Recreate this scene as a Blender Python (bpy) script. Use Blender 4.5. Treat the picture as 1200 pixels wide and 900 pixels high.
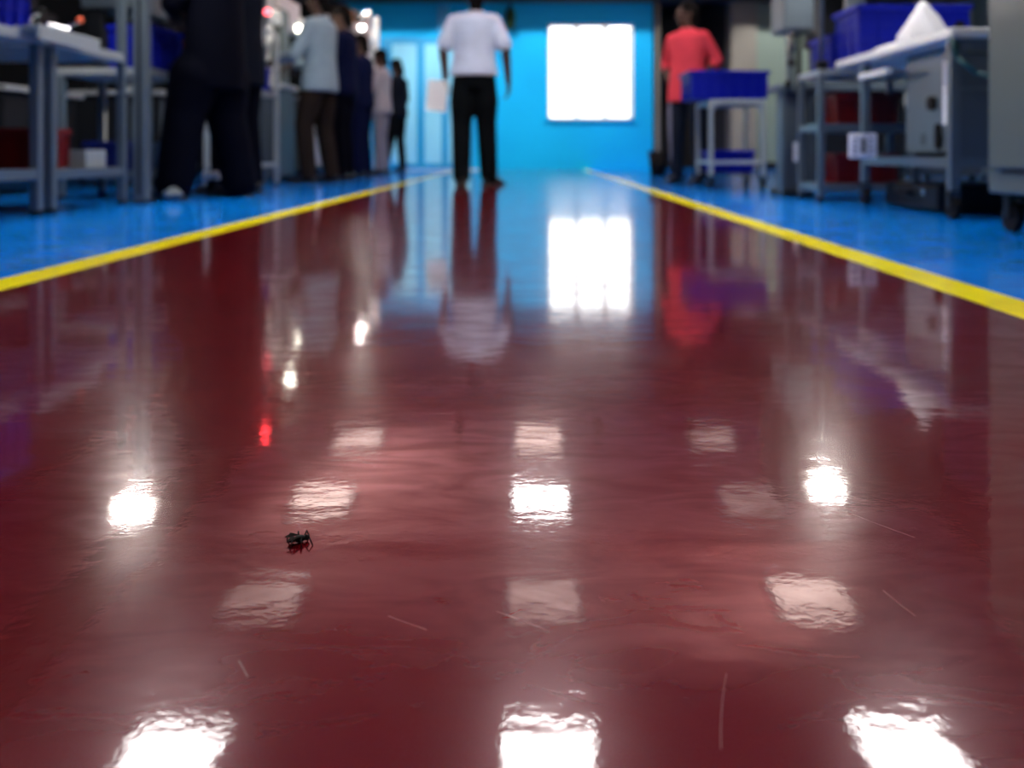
import bpy, bmesh, math, random
from mathutils import Vector, Matrix
PI = math.pi
for o in list(bpy.data.objects): bpy.data.objects.remove(o)
S = bpy.context.scene
COL = S.collection
# ------------------------------------------------------------------ camera
CAMH = 0.28
cd = bpy.data.cameras.new('camera'); cam = bpy.data.objects.new('camera', cd); COL.objects.link(cam)
cam.location = (0, 0, CAMH); cam.rotation_euler = (PI/2, 0, 0)
cd.sensor_width = 36; cd.lens = 30
cd.shift_x = -20/1200; cd.shift_y = -272/1200
cd.clip_start = 0.02; cd.clip_end = 200
cd.dof.use_dof = True; cd.dof.focus_distance = 0.66; cd.dof.aperture_fstop = 4.6
S.camera = cam
# ------------------------------------------------------------------ view
S.view_settings.view_transform = 'Standard'; S.view_settings.look = 'None'
S.view_settings.gamma = 1; S.view_settings.use_curve_mapping = False
S.view_settings.exposure = 1.25
# ------------------------------------------------------------------ daylight outside
W = bpy.data.worlds.new('sky'); S.world = W; W.use_nodes = True
nt = W.node_tree; nt.nodes['Background'].inputs[0].default_value = (0.93, 0.97, 1.0, 1)
nt.nodes['Background'].inputs[1].default_value = 1.8
PANEL_E = 6.0      # ceiling panel emission
# window portal
WX0, WX1, WZ0, WZ1, ENDY = 0.293, 1.636, 0.785, 2.28, 13.3
pl = bpy.data.lights.new('daylight', 'AREA'); pl.shape = 'RECTANGLE'; pl.size = WX1-WX0; pl.size_y = WZ1-WZ0
plo = bpy.data.objects.new('window_daylight', pl); COL.objects.link(plo)
plo.location = ((WX0+WX1)/2, ENDY+0.26, (WZ0+WZ1)/2); plo.rotation_euler = (-PI/2, 0, 0)
pl.cycles.is_portal = True

# ------------------------------------------------------------------ helpers
def P(px, py, Y): return Vector(((px-620)*Y/1000, Y, CAMH+(178-py)*Y/1000))

def mat(name, col, rough=0.5, metal=0.0, noise=0.0, nscale=6.0, bump=0.0, bscale=40.0, coat=0.0, emit=None, spec=0.5, sheen=0.0):
    m = bpy.data.materials.new(name); m.use_nodes = True
    n = m.node_tree.nodes; l = m.node_tree.links; b = n['Principled BSDF']
    b.inputs['Roughness'].default_value = rough; b.inputs['Metallic'].default_value = metal
    b.inputs['Coat Weight'].default_value = coat; b.inputs['Specular IOR Level'].default_value = spec
    b.inputs['Sheen Weight'].default_value = sheen
    tc = n.new('ShaderNodeTexCoord')
    nz = n.new('ShaderNodeTexNoise'); nz.inputs['Scale'].default_value = nscale; nz.inputs['Detail'].default_value = 4
    l.new(tc.outputs['Object'], nz.inputs['Vector'])
    mx = n.new('ShaderNodeMix'); mx.data_type = 'RGBA'
    k = 1-noise
    mx.inputs[6].default_value = (col[0]*k, col[1]*k, col[2]*k, 1)
    mx.inputs[7].default_value = (min(1, col[0]*(1+noise)), min(1, col[1]*(1+noise)), min(1, col[2]*(1+noise)), 1)
    l.new(nz.outputs['Fac'], mx.inputs[0]); l.new(mx.outputs[2], b.inputs['Base Color'])
    if bump:
        nb = n.new('ShaderNodeTexNoise'); nb.inputs['Scale'].default_value = bscale; nb.inputs['Detail'].default_value = 3
        l.new(tc.outputs['Object'], nb.inputs['Vector'])
        bp = n.new('ShaderNodeBump'); bp.inputs['Strength'].default_value = bump; bp.inputs['Distance'].default_value = 0.01
        l.new(nb.outputs['Fac'], bp.inputs['Height']); l.new(bp.outputs['Normal'], b.inputs['Normal'])
    if emit:
        b.inputs['Emission Color'].default_value = (*emit[0], 1); b.inputs['Emission Strength'].default_value = emit[1]
    return m

def floor_mat(name, col, kind):
    m = bpy.data.materials.new(name); m.use_nodes = True
    n = m.node_tree.nodes; l = m.node_tree.links; b = n['Principled BSDF']
    tc = n.new('ShaderNodeTexCoord')
    def noise(scale, stretch=(1, 1, 1), detail=3, dist=0.0):
        mp = n.new('ShaderNodeMapping'); mp.inputs['Scale'].default_value = stretch
        l.new(tc.outputs['Object'], mp.inputs['Vector'])
        z = n.new('ShaderNodeTexNoise'); z.inputs['Scale'].default_value = scale; z.inputs['Detail'].default_value = detail
        z.inputs['Distortion'].default_value = dist
        l.new(mp.outputs['Vector'], z.inputs['Vector']); return z
    def math_(op, a, c):
        k = n.new('ShaderNodeMath'); k.operation = op
        for i, v in enumerate((a, c)):
            if isinstance(v, (int, float)): k.inputs[i].default_value = v
            else: l.new(v, k.inputs[i])
        return k.outputs[0]
    def mixc(f, a, c):
        k = n.new('ShaderNodeMix'); k.data_type = 'RGBA'
        l.new(f, k.inputs[0])
        for i, v in ((6, a), (7, c)):
            if isinstance(v, tuple): k.inputs[i].default_value = (*v, 1)
            else: l.new(v, k.inputs[i])
        return k.outputs[2]
    patch = noise(3.5, (1, 1, 1), 5, 1.0)
    c = mixc(patch.outputs['Fac'], tuple(x*0.72 for x in col), tuple(min(1, x*1.3) for x in col))
    dust = noise(420, (1, 1, 1), 1)
    dr = n.new('ShaderNodeValToRGB'); dr.color_ramp.elements[0].position = 0.86; dr.color_ramp.elements[1].position = 0.90
    l.new(dust.outputs['Fac'], dr.inputs['Fac'])
    c = mixc(dr.outputs['Color'], c, (0.30, 0.22, 0.20))
    def scratch(x0, y0, x1, y1, w):
        # a single fine scratch: distance to a slightly bowed segment, in metres on the floor
        sp = n.new('ShaderNodeSeparateXYZ'); l.new(tc.outputs['Object'], sp.inputs[0])
        L = math.hypot(x1-x0, y1-y0); ux, uy = (x1-x0)/L, (y1-y0)/L
        dx = math_('SUBTRACT', sp.outputs[0], x0); dy = math_('SUBTRACT', sp.outputs[1], y0)
        t = math_('ADD', math_('MULTIPLY', dx, ux), math_('MULTIPLY', dy, uy))
        p = math_('ADD', math_('MULTIPLY', dx, -uy), math_('MULTIPLY', dy, ux))
        bow = math_('MULTIPLY', math_('MULTIPLY', t, math_('SUBTRACT', L, t)), 1.2)
        q = math_('ABSOLUTE', math_('SUBTRACT', p, bow), 0)
        a = math_('LESS_THAN', q, w); b_ = math_('GREATER_THAN', t, 0.0); c_ = math_('LESS_THAN', t, L)
        return math_('MULTIPLY', math_('MULTIPLY', math_('MULTIPLY', a, b_), c_), 0.5)
    if kind == 'red':
        for sc in ((.0900, .4000, .1060, .4580, .00022), (.2330, .5150, .2260, .5450, .0003), (-.060, .50, -.085, .515, .0003),
                   (-.16, .47, -.15, .455, .0003), (-.02, .52, .01, .50, .00025), (.28, .62, .25, .66, .0003)):
            c = mixc(scratch(*sc), c, (0.42, 0.30, 0.28))
    l.new(c, b.inputs['Base Color'])
    # wear: roughness variation, fine arcs left by cleaning
    arcs = noise(30, (1, 6, 1), 6, 2.5)
    rr = n.new('ShaderNodeMapRange'); rr.inputs['From Min'].default_value = 0.3; rr.inputs['From Max'].default_value = 0.7
    rr.inputs['To Min'].default_value = 0.17; rr.inputs['To Max'].default_value = 0.24
    l.new(arcs.outputs['Fac'], rr.inputs['Value']); l.new(rr.outputs[0], b.inputs['Roughness'])
    fine = noise(150, (0.7, 1.0, 1), 2, 0.4)
    mid = noise(28, (0.6, 1.0, 1), 2, 0.3)
    big = noise(5, (0.6, 1, 1), 2)
    h = math_('ADD', math_('MULTIPLY', fine.outputs['Fac'], 0.034), math_('MULTIPLY', mid.outputs['Fac'], 0.15))
    vfine = noise(340, (0.8, 1.0, 1), 1, 0.6)
    h = math_('ADD', h, math_('MULTIPLY', vfine.outputs['Fac'], 0.015))
    h = math_('ADD', h, math_('MULTIPLY', big.outputs['Fac'], 0.45))
    bp = n.new('ShaderNodeBump'); bp.inputs['Strength'].default_value = 1.0; bp.inputs['Distance'].default_value = 0.0011
    l.new(h, bp.inputs['Height'])
    l.new(bp.outputs['Normal'], b.inputs['Normal']); l.new(bp.outputs['Normal'], b.inputs['Coat Normal'])
    mott = noise(24, (0.40, 1.0, 1), 6, 1.4)
    cw = n.new('ShaderNodeMapRange'); cw.inputs['From Min'].default_value = 0.32; cw.inputs['From Max'].default_value = 0.62
    cmx = {'red': 1.0, 'blue': .50}.get(kind, .15)
    cw.inputs['To Min'].default_value = 0.42*cmx; cw.inputs['To Max'].default_value = cmx
    l.new(mott.outputs['Fac'], cw.inputs['Value']); l.new(cw.outputs[0], b.inputs['Coat Weight'])
    b.inputs['Specular Tint'].default_value = {'red': (1, .38, .50, 1), 'blue': (.45, .8, 1, 1)}.get(kind, (1, .9, .6, 1))
    b.inputs['Coat Roughness'].default_value = 0.032
    b.inputs['Coat IOR'].default_value = 1.52
    b.inputs['Specular IOR Level'].default_value = 0.14 if kind == 'red' else 0.08
    return m

def link(o, parent=None):
    COL.objects.link(o)
    if parent: o.parent = parent
    return o
def obj(name, bm, m, parent=None, smooth=False, bevel=0.0, label=None):
    me = bpy.data.meshes.new(name)
    bmesh.ops.recalc_face_normals(bm, faces=bm.faces)
    bm.to_mesh(me); bm.free()
    if m: me.materials.append(m)
    if smooth:
        for p in me.polygons: p.use_smooth = True
    o = bpy.data.objects.new(name, me); link(o, parent)
    if bevel:
        md = o.modifiers.new('bevel', 'BEVEL'); md.width = bevel; md.segments = 2; md.limit_method = 'ANGLE'
    if label: o['label'] = label
    return o
def thing(name, label, cat, loc=(0, 0, 0), rz=0, group=None):
    o = bpy.data.objects.new(name, None); o.empty_display_size = 0.1; link(o)
    o.location = loc; o.rotation_euler = (0, 0, rz)
    o['label'] = label; o['category'] = cat
    if group: o['group'] = group
    return o
def tag(o, label, cat, group=None):
    o['label'] = label; o['category'] = cat
    if group: o['group'] = group
    return o
def struct(name, bm, m, **k):
    o = obj(name, bm, m, **k); o['kind'] = 'structure'; return o
def dup(root, loc, rz, label):
    r = root.copy(); COL.objects.link(r); r.location = loc; r.rotation_euler = (0, 0, rz); r['label'] = label
    for ch in list(root.children):
        c = ch.copy(); COL.objects.link(c); c.parent = r
        for g in list(ch.children):
            d = g.copy(); COL.objects.link(d); d.parent = c
    return r
def NB(): return bmesh.new()
def bx(bm, x0, x1, y0, y1, z0, z1, rot=None):
    m = Matrix.Translation(((x0+x1)/2, (y0+y1)/2, (z0+z1)/2))
    if rot is not None: m = m @ rot
    m = m @ Matrix.Diagonal((abs(x1-x0), abs(y1-y0), abs(z1-z0), 1))
    bmesh.ops.create_cube(bm, size=1, matrix=m); return bm
def cyl(bm, p0, p1, r0, r1=None, seg=16):
    p0 = Vector(p0); p1 = Vector(p1); d = p1-p0
    r1 = r0 if r1 is None else r1
    q = d.to_track_quat('Z', 'Y').to_matrix().to_4x4()
    bmesh.ops.create_cone(bm, cap_ends=True, segments=seg, radius1=r0, radius2=r1, depth=d.length,
                          matrix=Matrix.Translation((p0+p1)/2) @ q)
    return bm
def sph(bm, c, r, seg=16, sc=(1, 1, 1), rot=None):
    m = Matrix.Translation(c)
    if rot is not None: m = m @ rot
    bmesh.ops.create_uvsphere(bm, u_segments=seg, v_segments=max(6, seg//2), radius=r, matrix=m @ Matrix.Diagonal((*sc, 1)))
    return bm
def tube(bm, pts, r, seg=10):
    for a, b in zip(pts, pts[1:]): cyl(bm, a, b, r, r, seg)
    for p in pts[1:-1]: sph(bm, p, r, seg)
    return bm
def ell_loft(bm, rings, seg=24):
    """rings: (center, rx, ry, rz_angle) -> closed loft"""
    vs = []
    for c, rx, ry, a in rings:
        row = []
        for i in range(seg):
            t = 2*PI*i/seg
            x, y = rx*math.cos(t), ry*math.sin(t)
            row.append(bm.verts.new((c[0]+x*math.cos(a)-y*math.sin(a), c[1]+x*math.sin(a)+y*math.cos(a), c[2])))
        vs.append(row)
    for r0, r1 in zip(vs, vs[1:]):
        for i in range(seg):
            bm.faces.new((r0[i], r0[(i+1) % seg], r1[(i+1) % seg], r1[i]))
    bm.faces.new(list(reversed(vs[0]))); bm.faces.new(vs[-1])
    return bm

# ------------------------------------------------------------------ materials
M = {}
M['blue_wall'] = mat('blue_wall_paint', (0.003, 0.40, 0.80), 0.55, spec=.1, noise=0.10, nscale=1.2, bump=0.1, bscale=12)
M['pale_blue'] = mat('pale_blue_panel', (0.22, 0.62, 0.85), 0.35, noise=0.04, nscale=2)
M['door_blue'] = mat('door_frame_blue', (0.006, 0.30, 0.62), 0.4, noise=0.08)
M['green_wall'] = mat('pale_green_wall', (0.15, 0.20, 0.165), 0.6, noise=0.15, nscale=1.5)
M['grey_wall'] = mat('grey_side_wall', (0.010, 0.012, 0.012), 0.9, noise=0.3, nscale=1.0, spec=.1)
M['brown_pillar'] = mat('brown_grey_pillar', (0.17, 0.155, 0.13), 0.7, noise=0.2, nscale=2)
M['ceiling'] = mat('ceiling_pink_tint', (0.84, 0.38, 0.38), 0.8, noise=0.12, nscale=0.8)  # pink tint of the floor's reflections put into the ceiling colour
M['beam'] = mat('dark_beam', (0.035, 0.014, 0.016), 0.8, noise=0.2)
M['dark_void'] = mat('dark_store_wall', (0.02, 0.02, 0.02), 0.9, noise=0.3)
M['steel'] = mat('painted_grey_steel', (0.095, 0.128, 0.152), 0.35, 0.0, noise=0.08, coat=0.3)
M['darksteel'] = mat('dark_grey_steel', (0.008, 0.010, 0.013), 0.5, noise=0.2, spec=.25)
M['alu'] = mat('aluminium_profile', (0.40, 0.46, 0.48), 0.3, 0.3, noise=0.05)
M['white'] = mat('white_enamel', (0.75, 0.78, 0.76), 0.35, noise=0.04, coat=0.2)
M['top'] = mat('bench_top_laminate', (0.32, 0.36, 0.37), 0.3, noise=0.08)
M['chrome'] = mat('bright_metal', (0.75, 0.76, 0.76), 0.15, 1.0, noise=0.03)
M['blue_crate'] = mat('blue_crate_plastic', (0.002, 0.008, 0.30), 0.5, noise=0.1, spec=.15)
M['navy_crate'] = mat('navy_crate_plastic', (0.004, 0.01, 0.12), 0.4, noise=0.1)
M['red_crate'] = mat('red_crate_plastic', (0.15, 0.002, 0.003), 0.4, noise=0.1)
M['black'] = mat('black_rubber', (0.006, 0.006, 0.0065), 0.7, noise=0.2, spec=.2)
M['paper'] = mat('paper_label', (0.9, 0.92, 0.95), 0.7, noise=0.03)
M['ink'] = mat('ink', (0.03, 0.035, 0.04), 0.7)
M['orange'] = mat('orange_plastic', (0.65, 0.08, 0.02), 0.5, noise=0.05)
M['green'] = mat('dark_green_paint', (0.003, 0.035, 0.010), 0.85, noise=0.2)
M['teal_hose'] = mat('teal_hose_rubber', (0.02, 0.12, 0.12), 0.4)
M['cabinet'] = mat('grey_green_cabinet', (0.12, 0.15, 0.14), 0.4, noise=0.06, nscale=2)
M['panel'] = mat('grey_blue_panel', (0.07, 0.095, 0.115), 0.45, noise=0.1)
M['brown'] = mat('brown_cardboard', (0.28, 0.18, 0.09), 0.8, noise=0.1)
M['yellow_plastic'] = mat('yellow_plastic', (0.7, 0.5, 0.03), 0.5)
M['cloth_white'] = mat('white_plastic_sheet', (0.85, 0.87, 0.92), 0.45, bump=0.5, bscale=18)
M['skin'] = mat('skin', (0.065, 0.029, 0.018), 0.55, noise=0.08, nscale=8)
M['hair'] = mat('black_hair', (0.004, 0.0035, 0.0035), 0.85, bump=0.3, bscale=120, spec=.08)
M['eye'] = mat('eye_white', (0.6, 0.58, 0.55), 0.2)
def cloth(name, c, rough=0.85): return mat(name, c, rough, noise=0.12, nscale=14, bump=0.9, bscale=9, spec=0.06)
M['shirt_white'] = cloth('white_shirt_cloth', (0.56, 0.64, 0.80))
M['trouser_black'] = cloth('black_trouser_cloth', (0.003, 0.0045, 0.006))
M['navy'] = cloth('navy_cloth', (0.0006, 0.0011, 0.005))
M['navy2'] = cloth('navy_blue_cloth', (0.003, 0.006, 0.03))
M['greyblue'] = cloth('grey_blue_shirt_cloth', (0.24, 0.34, 0.40))
M['brownt'] = cloth('brown_trouser_cloth', (0.018, 0.013, 0.011))
M['greycloth'] = cloth('grey_cloth', (0.20, 0.22, 0.28))
M['greyshirt'] = cloth('pale_grey_cloth', (0.34, 0.37, 0.42))
M['blackcloth'] = cloth('black_navy_cloth', (0.004, 0.006, 0.012))
M['coral'] = cloth('coral_red_cloth', (0.80, 0.075, 0.11))
M['jeans'] = cloth('dark_jean_cloth', (0.014, 0.020, 0.034))
M['pale_leg'] = cloth('pale_leg_strip', (0.22, 0.24, 0.33))  # pale strip along the front of the right leg
M['shoe'] = mat('dark_shoe_leather', (0.012, 0.012, 0.014), 0.35, coat=0.2)
M['sole'] = mat('shoe_sole', (0.03, 0.03, 0.03), 0.6)
def emis(name, c, s): return mat(name, (0.8, 0.8, 0.8), 0.4, emit=(c, s))
M['red_floor'] = floor_mat('red_epoxy_floor', (0.112, 0.0008, 0.0034), 'red')
M['blue_floor'] = floor_mat('blue_epoxy_floor', (0.0004, 0.185, 0.74), 'blue')
M['yellow_floor'] = floor_mat('yellow_lane_paint', (1.0, 0.76, 0.004), 'yellow')
M['pale_floor'] = mat('pale_floor_strip', (0.75, 0.76, 0.75), 0.3)
def glass_mat():
    m = bpy.data.materials.new('window_glass'); m.use_nodes = True
    n = m.node_tree.nodes; l = m.node_tree.links
    for x in list(n): n.remove(x)
    o = n.new('ShaderNodeOutputMaterial'); t = n.new('ShaderNodeBsdfTransparent'); g = n.new('ShaderNodeBsdfGlossy')
    g.inputs['Roughness'].default_value = 0.02
    mx = n.new('ShaderNodeMixShader'); mx.inputs[0].default_value = 0.05
    l.new(t.outputs[0], mx.inputs[1]); l.new(g.outputs[0], mx.inputs[2]); l.new(mx.outputs[0], o.inputs[0])
    return m
M['glass'] = glass_mat()

# ------------------------------------------------------------------ room shell
LX, RX, BY, CH = -5.6, 6.6, -4.5, 3.47
RED0, RED1 = -1.065, 0.83
YL0, YR1 = -1.165, 0.93
struct('floor_red_lane', bx(NB(), RED0, RED1, BY, ENDY, -0.05, 0), M['red_floor'])
struct('floor_left_blue', bx(NB(), LX, YL0, BY, ENDY, -0.05, 0), M['blue_floor'])
struct('floor_right_blue', bx(NB(), YR1, RX, BY, ENDY, -0.05, 0), M['blue_floor'])
struct('trim_1', bx(NB(), YL0, RED0, BY, ENDY, -0.05, 0), M['yellow_floor'])
struct('trim_2', bx(NB(), RED1, YR1, BY, ENDY, -0.05, 0), M['yellow_floor'])
struct('ceiling', bx(NB(), LX-.2, RX+.2, BY-.2, ENDY+.25, CH, CH+.15), M['ceiling'])
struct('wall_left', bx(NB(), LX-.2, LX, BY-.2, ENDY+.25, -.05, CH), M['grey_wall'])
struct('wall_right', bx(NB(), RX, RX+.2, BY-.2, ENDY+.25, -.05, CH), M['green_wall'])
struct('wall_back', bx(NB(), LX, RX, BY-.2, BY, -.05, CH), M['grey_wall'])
bm = NB(); T = ENDY+.25
BL1 = 1.93       # blue wall ends
bx(bm, -2.95, WX0, ENDY, T, -.05, CH); bx(bm, WX1, BL1, ENDY, T, -.05, CH)
bx(bm, WX0, WX1, ENDY, T, -.05, WZ0); bx(bm, WX0, WX1, ENDY, T, WZ1, CH)
struct('wall_far', bm, M['blue_wall'])
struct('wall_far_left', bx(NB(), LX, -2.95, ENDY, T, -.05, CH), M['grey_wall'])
# dark store opening at the right of the blue wall
bm = NB()
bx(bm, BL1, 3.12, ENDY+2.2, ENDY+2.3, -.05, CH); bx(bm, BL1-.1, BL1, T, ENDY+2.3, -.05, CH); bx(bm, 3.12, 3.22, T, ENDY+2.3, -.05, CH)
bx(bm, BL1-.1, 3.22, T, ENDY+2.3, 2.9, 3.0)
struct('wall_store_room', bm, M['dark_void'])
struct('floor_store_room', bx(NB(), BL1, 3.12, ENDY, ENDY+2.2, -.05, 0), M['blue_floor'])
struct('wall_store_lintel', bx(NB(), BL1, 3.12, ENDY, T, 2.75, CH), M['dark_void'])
struct('wall_pillar', bx(NB(), 3.12, 3.52, ENDY-.12, T, -.05, CH), M['brown_pillar'], bevel=.01)
struct('wall_far_green', bx(NB(), 3.52, RX, ENDY, T, -.05, CH), M['green_wall'])
struct('baseboard_far', bx(NB(), 3.52, RX, ENDY-.02, ENDY, 0, .12), M['darksteel'])
struct('trim_3', bx(NB(), -1.9, -.78, ENDY-.22, ENDY-.10, 0.0005, .012), M['pale_floor'])  # pale strip on the floor in front of the folding door
# soffit over the far wall with its pale edge strip
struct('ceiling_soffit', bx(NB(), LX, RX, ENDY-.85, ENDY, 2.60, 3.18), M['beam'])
struct('trim_4', bx(NB(), LX, RX, ENDY-.88, ENDY-.85, 3.10, 3.16), M['ceiling'])
# ceiling beams
for i, y in enumerate((2.2, 4.5, 8.1, 12.0)):
    struct('ceiling_beam', bx(NB(), LX, RX, y-.05, y+.05, CH-.08, CH), M['ceiling'])
for x in (-3.6, 4.3):
    struct('ceiling_duct', bx(NB(), x-.16, x+.16, BY, ENDY-.9, CH-.30, CH-.06), M['darksteel'])
# window
bm = NB(); f = .035
for x0, x1, z0, z1 in ((WX0, WX0+f, WZ0, WZ1), (WX1-f, WX1, WZ0, WZ1), (WX0, WX1, WZ0, WZ0+f), (WX0, WX1, WZ1-f, WZ1)):
    bx(bm, x0, x1, ENDY+.06, ENDY+.12, z0, z1)
for k in (1, 2):
    x = WX0+(WX1-WX0)*k/3; bx(bm, x-.036, x+.036, ENDY+.02, ENDY+.11, WZ0, WZ1)
bx(bm, WX0, WX1, ENDY+.075, ENDY+.095, WZ0+.34, WZ0+.36)
win = struct('window_1', bm, M['white'])
g = obj('pane', bx(NB(), WX0+.01, WX1-.01, ENDY+.083, ENDY+.087, WZ0+.01, WZ1-.01), M['glass'], win)
obj('window_sill', bx(NB(), WX0-.04, WX1+.04, ENDY-.05, ENDY+.06, WZ0-.03, WZ0), M['blue_wall'], win)
# ground outside and a bush
struct('ground_outside', bx(NB(), -8, 10, T+.02, 40, -.12, -.06), mat('dry_ground', (0.5, 0.45, 0.36), 0.9, noise=.2))
bm = NB(); random.seed(4)
for k in range(160):
    c = Vector((random.gauss(0, .42), random.gauss(0, .3), abs(random.gauss(.45, .28))))
    a = random.random()*6.28; d = Vector((math.cos(a), math.sin(a), random.uniform(-.2, .9))).normalized()
    s = d.cross(Vector((0, 0, 1))).normalized()*.035
    v = [bm.verts.new(p) for p in (c, c+d*.07+s, c+d*.16, c+d*.07-s)]; bm.faces.new(v)
for k in range(7):
    cyl(bm, (0, 0, -.08), (random.uniform(-.4, .4), random.uniform(-.3, .3), random.uniform(.4, .9)), .012, .005, 6)
b = obj('bush', bm, mat('bush_leaves', (0.14, 0.26, 0.05), 0.6, noise=.3)); b.location = (1.35, 18.0, .02)
tag(b, 'green bush outside, seen pale through the bottom of the bright window', 'bush')
# folding blue door with pale panels on the left of the far wall
bm = NB(); DX0, DX1, DZ = -2.28, -0.86, 2.05
bx(bm, DX0, DX1, ENDY-.05, ENDY, 0.0, DZ)
dr = struct('door_1', bm, M['door_blue'], bevel=.004)
for x0, x1 in ((460, 489), (498, 518), (526, 552)):
    a, c = P(x0, 0, ENDY).x, P(x1, 0, ENDY).x
    obj('door_panel', bx(NB(), a, c, ENDY-.062, ENDY-.05, .10, 1.95), M['pale_blue'], dr, bevel=.02)
obj('door_handle', tube(NB(), [(-1.30, ENDY-.06, .95), (-1.30, ENDY-.11, .95), (-1.30, ENDY-.11, 1.10), (-1.30, ENDY-.06, 1.10)], .01), M['chrome'], dr)
struct('wall_pilaster', bx(NB(), P(514, 0, ENDY).x, P(526, 0, ENDY).x, ENDY-.10, ENDY-.001, 2.06, 2.6), M['door_blue'])
# pale pipe beside the store opening
struct('trim_5', cyl(NB(), (1.99, ENDY-.10, 0.0), (1.99, ENDY-.10, 2.6), .035), M['brown_pillar'])

# ------------------------------------------------------------------ ceiling lights
ROWS = [(10.96, 'farthest row'), (9.04, 'second row from far wall'), (7.08, 'third row from far wall'),
        (5.22, 'fourth row from far wall'), (3.6, 'row above the nearest benches'), (1.4, 'row above the camera end'), (-1.2, 'row at the back end')]
COLS = [(-2.2, 'left of the lane'), (0.12, 'over the middle of the lane'), (2.34, 'right of the lane')]
#            left, mid, right  (relative output, tint)
OUT = [(0.22, .32, 0.10), (.35, 1.6, .08), (.10, .15, .36), (2.2, 2.6, 2.2), (2.6, 3.0, 2.6), (1.2, 1.2, 1.2), (.5, .5, .5)]
for ri, (y, rn) in enumerate(ROWS):
    for ci, (x, cn) in enumerate(COLS):
        e = OUT[ri][ci]*PANEL_E
        warm = (1, .70, .60) if e < 3.5 else (1, .95, .93)
        t = thing('ceiling_light', 'square ceiling light panel, %s, %s' % (rn, cn), 'ceiling light', (x, y, CH-.05), 0, 'square ceiling light panels')
        bm = NB()
        for a in (-1, 1):
            bx(bm, a*.30-.02, a*.30+.02, -.32, .32, -.012, .05); bx(bm, -.32, .32, a*.30-.02, a*.30+.02, -.012, .05)
        obj('frame', bm, M['white'], t)
        obj('diffuser', bx(NB(), -.285, .285, -.285, .285, -.006, .03), emis('lamp_diffuser', warm, e), t)

for x, tx, en, ln in ((-2.6, -2.0, 105, 'above the blue door'), (-.9, -.5, 100, 'above the walking person'), (.9, .9, 78, 'above the window'), (2.1, 1.9, 56, 'at the right end of blue wall'), (3.9, 4.2, 150, 'in front of the pale green wall')):  # unseen spotlights, added only to brighten the far wall
    t = thing('added_wall_spot', 'added dark ceiling spotlight brightening far wall, ' + ln, 'spotlight', (x, 11.15, CH))
    d = (Vector((tx, ENDY, .75))-Vector((x, 11.15, CH-.16))).normalized()
    obj('stem', cyl(NB(), (0, 0, 0), (0, 0, -.12), .01), M['darksteel'], t)
    c0 = Vector((0, 0, -.16)); obj('can', cyl(NB(), c0-d*.09, c0+d*.05, .045, .055, 20), M['darksteel'], t)
    sp = bpy.data.lights.new('wall_fill_beam', 'SPOT'); sp.energy = en; sp.spot_size = 1.25; sp.spot_blend = .5; sp.shadow_soft_size = .05; sp.color = (1, .98, .95)
    so_ = bpy.data.objects.new('wall_fill_beam', sp); COL.objects.link(so_); so_.parent = t; so_.location = c0+d*.07
    so_.rotation_euler = d.to_track_quat('-Z', 'Y').to_euler()

for x, y, z, tx, ty_, en, ln in ((-2.25, 11.32, 1.985, -.4, 9.6, 110, 'on the white gantry crossbeam'), (2.3, 6.2, 2.205, .9, 8.6, 110, 'on the tall dark press head'), (-2.75, 9.62, 1.951, -1.0, 8.6, 80, 'on top of the white topped machine')):  # flood lamps added to brighten the ceiling, no known source there
    t = thing('added_uplight', 'added dark flood lamp brightening the ceiling, ' + ln, 'flood lamp', (x, y, z))
    d = (Vector((tx, ty_, CH))-Vector((x, y, z+.05))).normalized()
    obj('bracket', bx(NB(), -.04, .04, -.04, .04, 0, .03), M['darksteel'], t)
    c0 = Vector((0, 0, .075)); obj('can', cyl(NB(), c0-d*.04, c0+d*.04, .045, .055, 20), M['darksteel'], t)
    sp = bpy.data.lights.new('ceiling_fill_beam', 'SPOT'); sp.energy = en; sp.spot_size = 2.2; sp.spot_blend = .8; sp.shadow_soft_size = .05; sp.color = (1, .86, .80)
    so_ = bpy.data.objects.new('ceiling_fill_beam', sp); COL.objects.link(so_); so_.parent = t; so_.location = c0+d*.06
    so_.rotation_euler = d.to_track_quat('-Z', 'Y').to_euler()

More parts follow.
